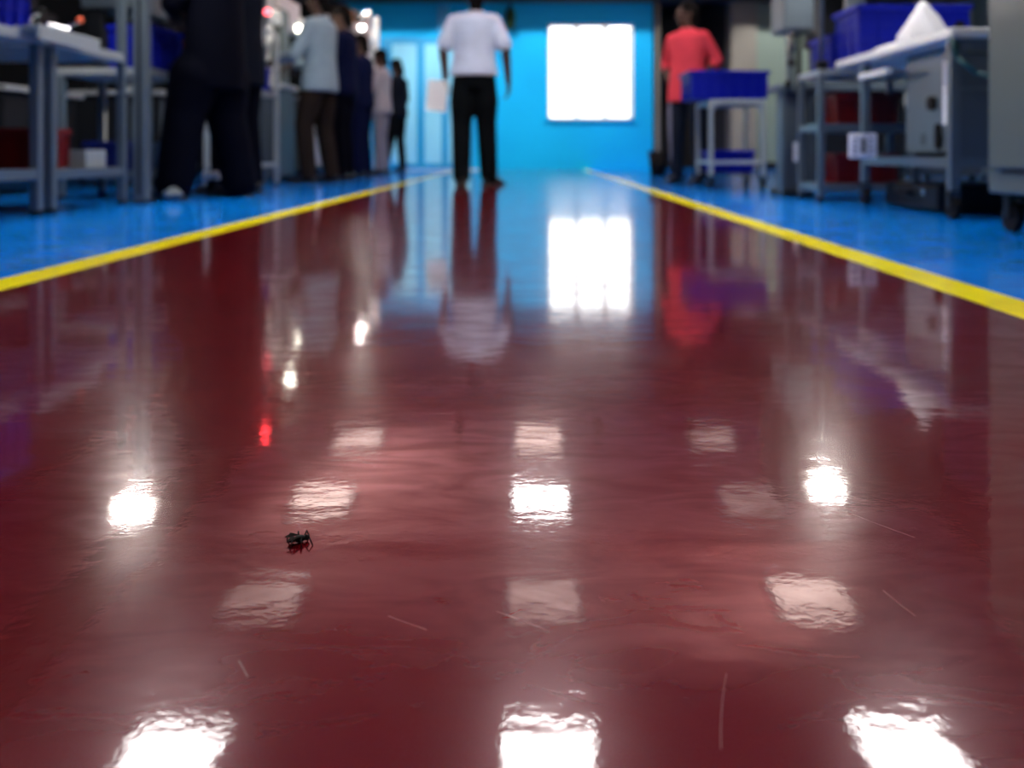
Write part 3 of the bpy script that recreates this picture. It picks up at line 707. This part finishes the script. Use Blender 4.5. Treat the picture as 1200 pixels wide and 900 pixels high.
# stand B
b3 = bench('grey stand with blue crate on top, between upright post and nearest worker', AX-.62, AX-.07, 5.0, 5.52, .775, .04, (.17,))
crate('blue crate on the stand behind the wide upright post', (-2.34, 5.22, .775), (.25, .44, .25), M['blue_crate'])
crate('navy crate on the lower shelf of the stand behind the upright post', (-2.48, 5.22, .172), (.29, .36, .17), M['navy_crate'])
lampb = thing('tube_light', 'short glowing white tube light seen under the crate stand shelf', 'lamp', (-2.62, 5.72, .3))
obj('bracket', bx(NB(), -.05, .05, .012, .03, .0, .3), M['steel'], lampb); obj('stand', bx(NB(), -.012, .012, .0, .02, -.3, 0), M['steel'], lampb)
obj('tube', bx(NB(), -.022, .022, -.012, .012, .05, .24), emis('tube_glow', (1, .97, .9), 1.4), lampb, bevel=.006)
# small white object and tan roll on the floor by the feet
w1 = obj('foot_pedal', bx(NB(), -.055, .055, -.05, .05, 0.0, .05), M['white'], bevel=.012); w1.location = (-2.02, 5.45, .105)
tag(w1, 'white foot pedal housing between the legs of the nearest worker', 'foot pedal')
o = obj('base', bx(NB(), -.03, .03, -.03, .03, -.105, 0), M['black'], w1)
w2 = thing('rag', 'crumpled pale rag on the floor by the nearest worker\'s foot', 'rag', (P(203, 234, 4.8).x, 4.8, 0))
bm = NB(); random.seed(8)
for i in range(7): sph(bm, (random.uniform(-.03, .04), random.uniform(-.05, .05), .022+.01*i*.6), .03, 10, (1, 1.2, .6), Matrix.Rotation(i, 4, 'X'))
remeshed('cloth', bm, M['steel'], w2, .008, 2)

# rack C
rc = thing('shelf_rack', 'pale tubular shelf rack with a rounded top on the left, holding a blue crate', 'rack', (-2.33, 6.95, 0))
for sx in (-1, 1):
    for sy in (-1, 1):
        x, y = sx*.19, sy*.28
        obj('leg', bx(NB(), x-.019, x+.019, y-.019, y+.019, .015, 1.26), M['alu'], rc, bevel=.006)
        obj('foot', cyl(NB(), (x, y, 0), (x, y, .018), .028), M['black'], rc)
for sy in (-1, 1):
    obj('arch', tube(NB(), [(-.19, sy*.28, 1.25), (-.15, sy*.28, 1.30), (.15, sy*.28, 1.30), (.19, sy*.28, 1.25)], .019), M['alu'], rc)
for z in (.19, .775):
    bm = NB()
    for s in (-1, 1): bx(bm, s*.19-.014, s*.19+.014, -.28, .28, z-.035, z); bx(bm, -.19, .19, s*.28-.014, s*.28+.014, z-.035, z)
    bx(bm, -.18, .18, -.27, .27, z-.008, z-.001); obj('shelf', bm, M['alu'], rc)
crate('blue crate on the waist-high shelf of the pale tubular rack', (-2.33, 6.93, .776), (.30, .48, .20), M['blue_crate'])
mt = thing('metal_cup', 'small bright metal cup on a bracket left of the tubular rack', 'cup', (P(293, 106, 6.56).x, 6.56, .73))
bm = NB(); cyl(bm, (0, 0, 0), (0, 0, .045), .026, .032); obj('bowl', bm, M['chrome'], mt, smooth=False); obj('bracket', bx(NB(), -.01, .01, -.01, .09, -.012, 0), M['steel'], mt)
# stack light with red indicator
sl = thing('signal_light', 'small red signal light on a thin stem above the tubular rack', 'signal light', (-2.10, 6.85, 1.318))
obj('stem', cyl(NB(), (0, 0, 0), (0, 0, .07), .008), M['steel'], sl); obj('lens', sph(NB(), (0, 0, .085), .028, 16), emis('red_glow', (1, .03, .06), 2.2), sl, smooth=True)
sl2 = thing('signal_light', 'red signal lamp high on a slim pole behind the tubular rack', 'signal light', (-2.30, 7.45, 0))
obj('pole', cyl(NB(), (0, 0, 0), (0, 0, 2.12), .012), M['steel'], sl2); obj('lens', cyl(NB(), (0, 0, 2.12), (0, 0, 2.19), .028), emis('red_glow2', (1, .02, .03), 14), sl2)
# bright white machine with lamps behind rack (330-400 px)
wm = thing('inspection_machine', 'white inspection machine with small bright lamps behind the grey blue shirt worker', 'machine', (-2.55, 7.95, 0))
obj('cabinet', bx(NB(), -.30, .30, -.25, .25, .06, .86), M['panel'], wm, bevel=.01)
obj('worktop', bx(NB(), -.33, .33, -.28, .28, .86, .90), M['white'], wm, bevel=.006)
obj('housing', bx(NB(), -.26, .26, -.05, .22, .90, 1.62), M['cabinet'], wm, bevel=.02)
obj('arm', tube(NB(), [(.10, -.05, 1.05), (.16, -.22, 1.18), (.20, -.26, 1.38), (.10, -.18, 1.55)], .045), M['white'], wm, smooth=True)
obj('hood', bx(NB(), -.12, .26, -.30, -.02, 1.44, 1.58), M['white'], wm, bevel=.03)
obj('tool_post', cyl(NB(), (-.02, -.20, .90), (-.02, -.20, 1.3), .022), M['brown'], wm)
obj('tank', cyl(NB(), (.20, -.16, .90), (.20, -.16, 1.12), .075), M['white'], wm, smooth=False)
for sx in (-1, 1):
    for sy in (-1, 1): obj('foot', cyl(NB(), (sx*.25, sy*.2, 0), (sx*.25, sy*.2, .065), .025), M['black'], wm)
LG = emis('lamp_glow', (1, .96, .80), 20)
def small_lamp(label, p, r=.035, e=14, col=(1, .96, .78), mount=Vector((0, .2, .06))):
    t = thing('spot_lamp', label, 'lamp', p)
    obj('bulb', sph(NB(), (0, 0, 0), r, 16), emis('spot_glow', col, e), t, smooth=True)
    obj('shade', cyl(NB(), (0, 0, r*.4), (0, 0, r*1.9), r*1.25, r*.6), M['white'], t)
    obj('arm', tube(NB(), [(0, 0, r*1.8), tuple(mount*.5+Vector((0, 0, .05))), tuple(mount)], .008), M['steel'], t)
    return t
small_lamp('bright spot lamp at chest height behind the rack, lower of two', P(352, 33, 7.62), .045, 7)
small_lamp('small white spot lamp above the shoulder of the grey blue shirt worker', P(380, 9, 8.15), .032, 16, (1, 1, .85))
small_lamp('spot lamp over the white machine hood, top of the frame', P(340, -14, 7.6), .04, 14, (1, .95, .8))
small_lamp('spot lamp hung high beside the white gantry frame', P(424, 32, 9.1), .03, 14, (1, .97, .9))
# white gantry frame further back
gf = thing('gantry_frame', 'white gantry frame machine standing behind the navy workers', 'machine', (-2.27, 11.6, 0))
for x, y in ((-.42, -.3), (.14, -.3), (-.42, .3), (.14, .3)):
    obj('leg', bx(NB(), x-.035, x+.035, y-.035, y+.035, 0, 2.15), M['white'], gf, bevel=.005)
obj('crossbeam', bx(NB(), -.46, .18, -.34, -.26, 1.84, 1.98), M['white'], gf, bevel=.01)
obj('crossbeam', bx(NB(), -.46, .18, .26, .34, 1.84, 1.98), M['white'], gf, bevel=.01)
obj('backboard', bx(NB(), -.40, .12, .22, .26, .7, 1.80), M['top'], gf)
obj('motor', cyl(NB(), (-.1, -.26, 1.98), (-.1, -.26, 2.16), .06), M['brown'], gf, smooth=False)
obj('table', bx(NB(), -.46, .18, -.3, .3, .78, .84), M['steel'], gf, bevel=.01)
machine('white topped machine behind the line of navy workers', (-2.75, 9.3, 0), (.9, .8, 1.95), PI/2, 'cabinet', 'white', seed=9)

# ------------------------------------------------------------------ right side
# big press whose wide dark head overhangs behind the crate bench
bp_ = thing('forming_press', 'tall dark forming press with wide rounded head behind the crate bench', 'machine', (2.30, 6.15, 0))
obj('base', bx(NB(), -.30, .30, -.26, .34, 0, .70), M['darksteel'], bp_, bevel=.02)
obj('column', bx(NB(), -.20, .24, .02, .30, .70, 1.5), M['darksteel'], bp_, bevel=.02)
bm = NB(); bx(bm, -.60, .62, -.28, .30, 1.42, 2.20); hd_ = obj('head', bm, M['darksteel'], bp_, bevel=.16)
obj('ram', cyl(NB(), (0, -.12, 1.12), (0, -.12, 1.44), .07), M['steel'], bp_)
obj('bed', bx(NB(), -.32, .32, -.30, .2, .70, .76), M['steel'], bp_, bevel=.008)
# wheeled cart with blue crates
wc = thing('cart', 'pale tubular wheeled cart carrying a long blue crate on the right', 'cart', (1.562, 6.66, 0))
for sx in (-1, 1):
    for sy in (-1, 1):
        x, y = sx*.195, sy*.25
        obj('leg', bx(NB(), x-.015, x+.015, y-.015, y+.015, .10, .665), M['alu'], wc, bevel=.005)
        caster(wc, x, y, .036)
for z in (.665, .215):
    bm = NB()
    for s in (-1, 1):
        bx(bm, s*.195-.013, s*.195+.013, -.26, .26, z-.028, z); bx(bm, -.20, .20, s*.25-.013, s*.25+.013, z-.028, z)
    if z > .3: bx(bm, -.20, .20, -.26, .26, z, z+.008)
    obj('frame', bm, M['alu'], wc, bevel=.003)
obj('lower_tray', bx(NB(), -.18, .18, -.235, .235, .112, .122), M['darksteel'], wc)
for s in (-1, 1):
    obj('brace', tube(NB(), [(s*.19, -.25, .58), (s*.15, -.25, .635)], .010), M['alu'], wc)
crate('long blue crate on top of the wheeled cart in front of the coral shirt person', (1.50, 6.60, .674), (.58, .42, .215), M['blue_crate'])
crate('blue crate on the bottom tray of the wheeled cart', (1.55, 6.68, .123), (.32, .36, .17), M['blue_crate'])
# bin
tb = thing('waste_bin', 'black waste bin on the floor against the end of the blue wall', 'bin', (1.50, 9.9, 0))
bm = NB(); seg = 24
rows = [[bm.verts.new((q*math.cos(2*PI*i/seg), q*math.sin(2*PI*i/seg), z)) for i in range(seg)] for q, z in ((.09, 0), (.118, .28), (.112, .28), (.086, .01))]
for a, b in zip(rows, rows[1:]):
    for i in range(seg): bm.faces.new((a[i], a[(i+1) % seg], b[(i+1) % seg], b[i]))
bm.faces.new(rows[0]); bm.faces.new(rows[-1])
obj('bucket', bm, M['black'], tb, smooth=True)
bm = NB(); bmesh.ops.create_cone(bm, segments=24, radius1=.124, radius2=.124, depth=.015, matrix=Matrix.Translation((0, 0, .283)), cap_ends=False)
obj('rim', bm, M['darksteel'], tb)
# drill press like machine
dp = thing('drill_press', 'grey column drill press with black knobs, standing left of the crate bench', 'machine', (1.67, 5.42, 0))
obj('base', bx(NB(), -.10, .10, -.14, .14, 0, .04), M['darksteel'], dp, bevel=.006)
obj('pedestal', bx(NB(), -.075, .085, -.09, .09, .04, .66), M['panel'], dp, bevel=.01)
for s in (-1, 1): obj('side_rail', bx(NB(), s*.09-.014, s*.09+.014, -.12, -.09, 0.02, .70), M['steel'], dp)
obj('table', bx(NB(), -.12, .12, -.13, .13, .66, .70), M['steel'], dp, bevel=.005)
obj('column', cyl(NB(), (.0, .03, .70), (.0, .03, 1.45), .030), M['steel'], dp, smooth=False)
obj('column', cyl(NB(), (.055, .03, .70), (.055, .03, 1.45), .016), M['darksteel'], dp)
obj('head', bx(NB(), -.10, .09, -.16, .12, 1.03, 1.30), M['panel'], dp, bevel=.015)
obj('motor', cyl(NB(), (.03, .05, 1.30), (.03, .05, 1.52), .075), M['darksteel'], dp, smooth=False)
obj('spindle', cyl(NB(), (-.03, -.10, .90), (-.03, -.10, 1.03), .02), M['chrome'], dp)
for z, xx in ((.83, -.05), (.70, -.07), (.70, .0)):
    k_ = obj('knob', sph(NB(), (xx, -.15, z), .024, 12), M['black'], dp, smooth=True); obj('spoke', cyl(NB(), (xx, -.15, z), (xx+.05, -.02, z), .007), M['chrome'], k_)
obj('label_plate', bx(NB(), -.02, .03, -.094, -.09, .22, .34), M['paper'], dp)
obj('switch_box', bx(NB(), .05, .11, -.14, -.06, .92, 1.02), M['darksteel'], dp, bevel=.006)
# bench E
be = bench('grey steel bench with a blue crate on top, right of the drill press', 1.63, 2.20, 4.80, 5.18, .745, .036, (.44, .10), topt=.035)
crate('blue crate on the grey bench beside the drill press', (1.93, 5.00, .745), (.44, .33, .20), M['blue_crate'])
crate('red crate on the middle shelf of the grey bench', (1.92, 4.99, .44), (.34, .28, .17), M['red_crate'])
crate('dark red crate on the bottom shelf of the grey bench', (1.92, 4.99, .10), (.34, .28, .17), M['red_crate'])
task_lamp('bright round task lamp on the grey bench on the right side', (1.655, 4.83, .745), (1.69, 4.84, 1.62), 34)
# aluminium trolley F
tf = thing('trolley', 'aluminium trolley with white top and grey back panel, right side foreground', 'trolley', (2.08, 3.98, 0))
w, d = .70, .96
for sx in (-1, 1):
    for sy in (-1, 1):
        x, y = sx*(w/2-.02), sy*(d/2-.02)
        obj('leg', bx(NB(), x-.020, x+.020, y-.020, y+.020, .10, .735), M['steel'], tf, bevel=.003)
        caster(tf, x+.0, y, .048)
obj('tabletop', bx(NB(), -w/2-.02, w/2+.02, -d/2-.04, d/2+.31, .745, .785), M['white'], tf, bevel=.008)
obj('apron', bx(NB(), -w/2, w/2, -d/2, -d/2+.02, .69, .745), M['steel'], tf)
bm = NB(); z = .255
for s in (-1, 1): bx(bm, s*(w/2-.02)-.015, s*(w/2-.02)+.015, -d/2+.04, d/2-.04, z-.04, z)
for s in (-1, 1): bx(bm, -w/2+.04, w/2-.04, s*(d/2-.02)-.015, s*(d/2-.02)+.015, z-.04, z)
bx(bm, -w/2+.02, w/2-.02, -d/2+.04, d/2-.04, z-.01, z); obj('shelf', bm, M['steel'], tf)
obj('drawer_rail', bx(NB(), -w/2-.012, -w/2+.02, .13, d/2, .655, .685), M['white'], tf, bevel=.004)
obj('side_panel', bx(NB(), -w/2+.10, -w/2+.11, -.42, .16, .28, .735), M['steel'], tf)
obj('end_panel', bx(NB(), -w/2+.04, w/2-.04, -d/2+.012, -d/2+.022, .25, .69), M['panel'], tf, bevel=.003)
obj('end_rib', bx(NB(), -w/2+.04, w/2-.04, -d/2+.004, -d/2+.012, .535, .55), M['steel'], tf)
eq = thing('motor_unit', 'grey motor block with black rotor on the aluminium trolley lower shelf', 'motor', (1.98, 3.98, .258))
obj('housing', bx(NB(), -.12, .12, -.16, .16, 0, .15), M['darksteel'], eq, bevel=.015); obj('shaft', cyl(NB(), (-.15, -.02, .08), (.1, -.02, .08), .03), M['black'], eq)
obj('fins', bx(NB(), -.128, -.12, -.12, .12, .03, .12), M['steel'], eq)
for yy, zz in ((3.62, .46), (3.72, .36)):
    pass
n1 = thing('notice_sheet', 'white printed sheet with orange mark stuck on the trolley side panel', 'notice', (1.826, 3.66, .40))
obj('sheet', bx(NB(), -.002, 0, -.10, .10, 0, .28), M['paper'], n1)
for i in range(5): obj('print_line', bx(NB(), -.0035, -.002, -.08, .05, .05+.035*i, .062+.035*i), M['panel'], n1)
obj('mark', cyl(NB(), (-.0035, -.02, .155), (-.002, -.02, .155), .018), M['orange'], n1)
kn = obj('grommet', cyl(NB(), (0, 0, 0), (-.02, 0, 0), .032), M['black'], tf); kn.location = (-w/2+.10, -.12, .50)
kn = obj('grommet', cyl(NB(), (0, 0, 0), (-.02, 0, 0), .028), M['black'], tf); kn.location = (-w/2+.10, -.18, .35); kn.scale = (1, .7, 2.0)
# sign box with printed label (995-1028, 155-185)
sb_ = thing('control_panel', 'small white printed plate with black slot on the aisle side of trolley', 'panel', P(1011, 171, 4.15))
obj('plate', bx(NB(), -.066, .066, -.01, .01, -.06, .06), M['paper'], sb_, bevel=.004)
obj('slot', bx(NB(), -.010, .010, -.014, -.009, -.035, .04), M['ink'], sb_, bevel=.002)
for i in range(4):
    for s in (-1, 1): obj('print_mark', bx(NB(), s*.038-.014, s*.038+.010*(1 if i % 2 else .4), -.0125, -.0095, -.042+.024*i, -.034+.024*i), M['panel'], sb_)
obj('bracket', bx(NB(), -.01, .10, .01, .02, -.045, -.03), M['steel'], sb_)
# items on the trolley
crate('large blue crate at the far end of the white trolley top', (2.00, 4.60, .785), (.58, .34, .26), M['blue_crate'])
wbag = thing('plastic_bag', 'crumpled white plastic bag peaked on the corner of the white trolley top', 'bag', P(1078, 38, 3.78))
wbag.location = (1.845, 4.0, .785); wbag.scale = (1.0, 1.0, 1.3)
bm = NB()
rows = []
for zi, (q, z) in enumerate(((.095, 0.0), (.10, .03), (.085, .06), (.055, .10), (.025, .135), (.006, .155))):
    rows.append([bm.verts.new((q*(1+.22*math.sin(3*a+zi*.7)+.10*math.sin(7*a+zi))*math.cos(a), q*.8*(1+.2*math.sin(4*a+zi))*math.sin(a), z)) for a in [2*PI*i/28 for i in range(28)]])
for a, b in zip(rows, rows[1:]):
    for i in range(28): bm.faces.new((a[i], a[(i+1) % 28], b[(i+1) % 28], b[i]))
bm.faces.new(rows[0]); bm.faces.new(rows[-1])
obj('sheet', bm, M['cloth_white'], wbag, smooth=True)
gl = thing('glove', 'pale work glove lying on the white trolley top edge', 'glove', (1.815, 4.25, .785), .3)
bm = NB(); hand(bm, (0, -.06, .018), (0, 1, 0), (0, 0, -1), (1, 0, 0), .12, 1.15); limb(bm, [(0, -.11, .02), (0, -.05, .02)], [.034, .032])
for v in bm.verts: v.co.z = max(.001, v.co.z*.8+.004)
remeshed('fabric', bm, M['paper'], gl, .006, 1)
tl = thing('torque_tool', 'black hand tool lying on the white trolley top beside the glove', 'tool', (1.84, 3.66, .785), -.4)
obj('handle', cyl(NB(), (0, -.10, .024), (0, .05, .024), .020), M['black'], tl); obj('nose', cyl(NB(), (0, .05, .024), (0, .12, .024), .010), M['chrome'], tl)
dv = thing('adhesive_dispenser', 'beige dispenser with yellow base on the near corner of trolley', 'dispenser', (1.99, 3.55, .785))
obj('base', bx(NB(), -.05, .05, -.04, .04, 0, .012), M['yellow_plastic'], dv, bevel=.003); obj('bottle', cyl(NB(), (0, 0, .012), (0, 0, .08), .03, .022), M['top'], dv); obj('cap', cyl(NB(), (0, 0, .08), (0, 0, .10), .014), M['black'], dv)
bt = thing('electric_motor', 'dark blue motor with brass cap at right end of trolley top', 'motor', (2.14, 3.58, .785))
obj('housing', cyl(NB(), (0, -.02, .055), (0, .12, .055), .055), M['navy_crate'], bt, smooth=False); obj('cap', cyl(NB(), (0, -.035, .055), (0, -.02, .055), .03), M['yellow_plastic'], bt); obj('base', bx(NB(), -.05, .05, 0, .1, 0, .012), M['black'], bt)
obj('hose', tube(NB(), [(-.36, -.50, .76), (-.35, -.53, .66), (-.28, -.54, .60), (-.18, -.54, .57), (-.06, -.53, .565), (.10, -.52, .58), (.33, -.48, .62)], .009), M['teal_hose'], tf, smooth=True, label='teal rubber hose drooping across the end panel')
# dark boxes under the trolley
ub = thing('tool_case', 'dark grey tool case on the floor beneath the aluminium trolley', 'case', (2.05, 4.1, 0))
obj('case_body', bx(NB(), -.22, .22, -.28, .28, .01, .13), M['darksteel'], ub, bevel=.012); obj('handle', tube(NB(), [(-.23, -.06, .08), (-.26, -.06, .09), (-.26, .06, .09), (-.23, .06, .08)], .008), M['black'], ub)
for s in (-1, 1): obj('latch', bx(NB(), -.228, -.22, s*.15-.02, s*.15+.02, .08, .11), M['chrome'], ub)
# cabinet H
cb = thing('cabinet', 'grey green steel cabinet on casters at right edge of picture', 'cabinet', (2.02, 2.70, 0))
obj('carcass', bx(NB(), -.38, .38, -.36, .35, .135, 1.38), M['cabinet'], cb, bevel=.008)
cdoor = obj('door', bx(NB(), -.398, -.381, -.33, .315, .225, 1.34), M['cabinet'], cb, bevel=.005)
obj('handle', bx(NB(), -.43, -.398, -.28, -.26, .72, .90), M['chrome'], cdoor, bevel=.004)
obj('recess', bx(NB(), -.3815, -.3805, -.33, .26, .205, .218), M['ink'], cb)
for sx in (-1, 1):
    for sy in (-1, 1): caster(cb, sx*.33, sy*.28, .052)
# back rows on the right: dim machines beyond
machine('grey machine against the pale green wall beyond the crate bench', (3.3, 7.4, 0), (.9, .8, 1.5), -PI/2, 'panel', 'steel', seed=11)
machine('dark machine behind the aluminium trolley, right side', (3.4, 5.2, 0), (.9, .8, 1.75), -PI/2, 'darksteel', 'panel', seed=12)
# hanging dark green oval fan on far wall
hf = thing('hanging_float', 'dark green oval tank hung on the blue wall right of walking person', 'tank', P(598, 22, ENDY-.14))
obj('shell', sph(NB(), (0, 0, 0), .10, 20, (.85, .85, 1.8)), M['green'], hf, smooth=True)
obj('hook', tube(NB(), [(0, 0, .17), (0, 0, .30), (0, .13, .32)], .012), M['darksteel'], hf)
obj('collar', cyl(NB(), (0, 0, .165), (0, 0, .20), .035), M['darksteel'], hf)

# ------------------------------------------------------------------ speck on the lane: a small dead insect
ins = thing('insect', 'small dark dead insect lying on the red floor', 'insect', (-.1645, .612, 0), .4); ins.scale = (1.2, 1.2, 1.2)
bm = NB(); sph(bm, (0, 0, .0022), .0026, 12, (1.5, .9, .8)); sph(bm, (.0042, 0, .0022), .0017, 10); sph(bm, (-.0042, .0006, .0020), .0022, 10, (1.3, .9, .7))
random.seed(3)
for s in (-1, 1):
    for i in range(3):
        a = s*(PI/2+(-.6+.6*i)); p = Vector((.003*math.cos(a)*.5+(.002-.002*i), s*.002, .002))
        q = p+Vector((math.cos(a)*.0035, math.sin(a)*.0035, .0022)); r = q+Vector((math.cos(a)*.003, math.sin(a)*.003, -.0040))
        tube(bm, [p, q, r], .0004, 6)
obj('insect_body', bm, M['black'], ins, smooth=True)
bm = NB()
for s in (-1, 1):
    v = [bm.verts.new(c) for c in ((0, s*.001, .004), (-.004, s*.005, .0045), (-.0085, s*.0038, .003), (-.006, s*.0008, .0035))]; bm.faces.new(v)
obj('wing', bm, M['brownt'], ins)
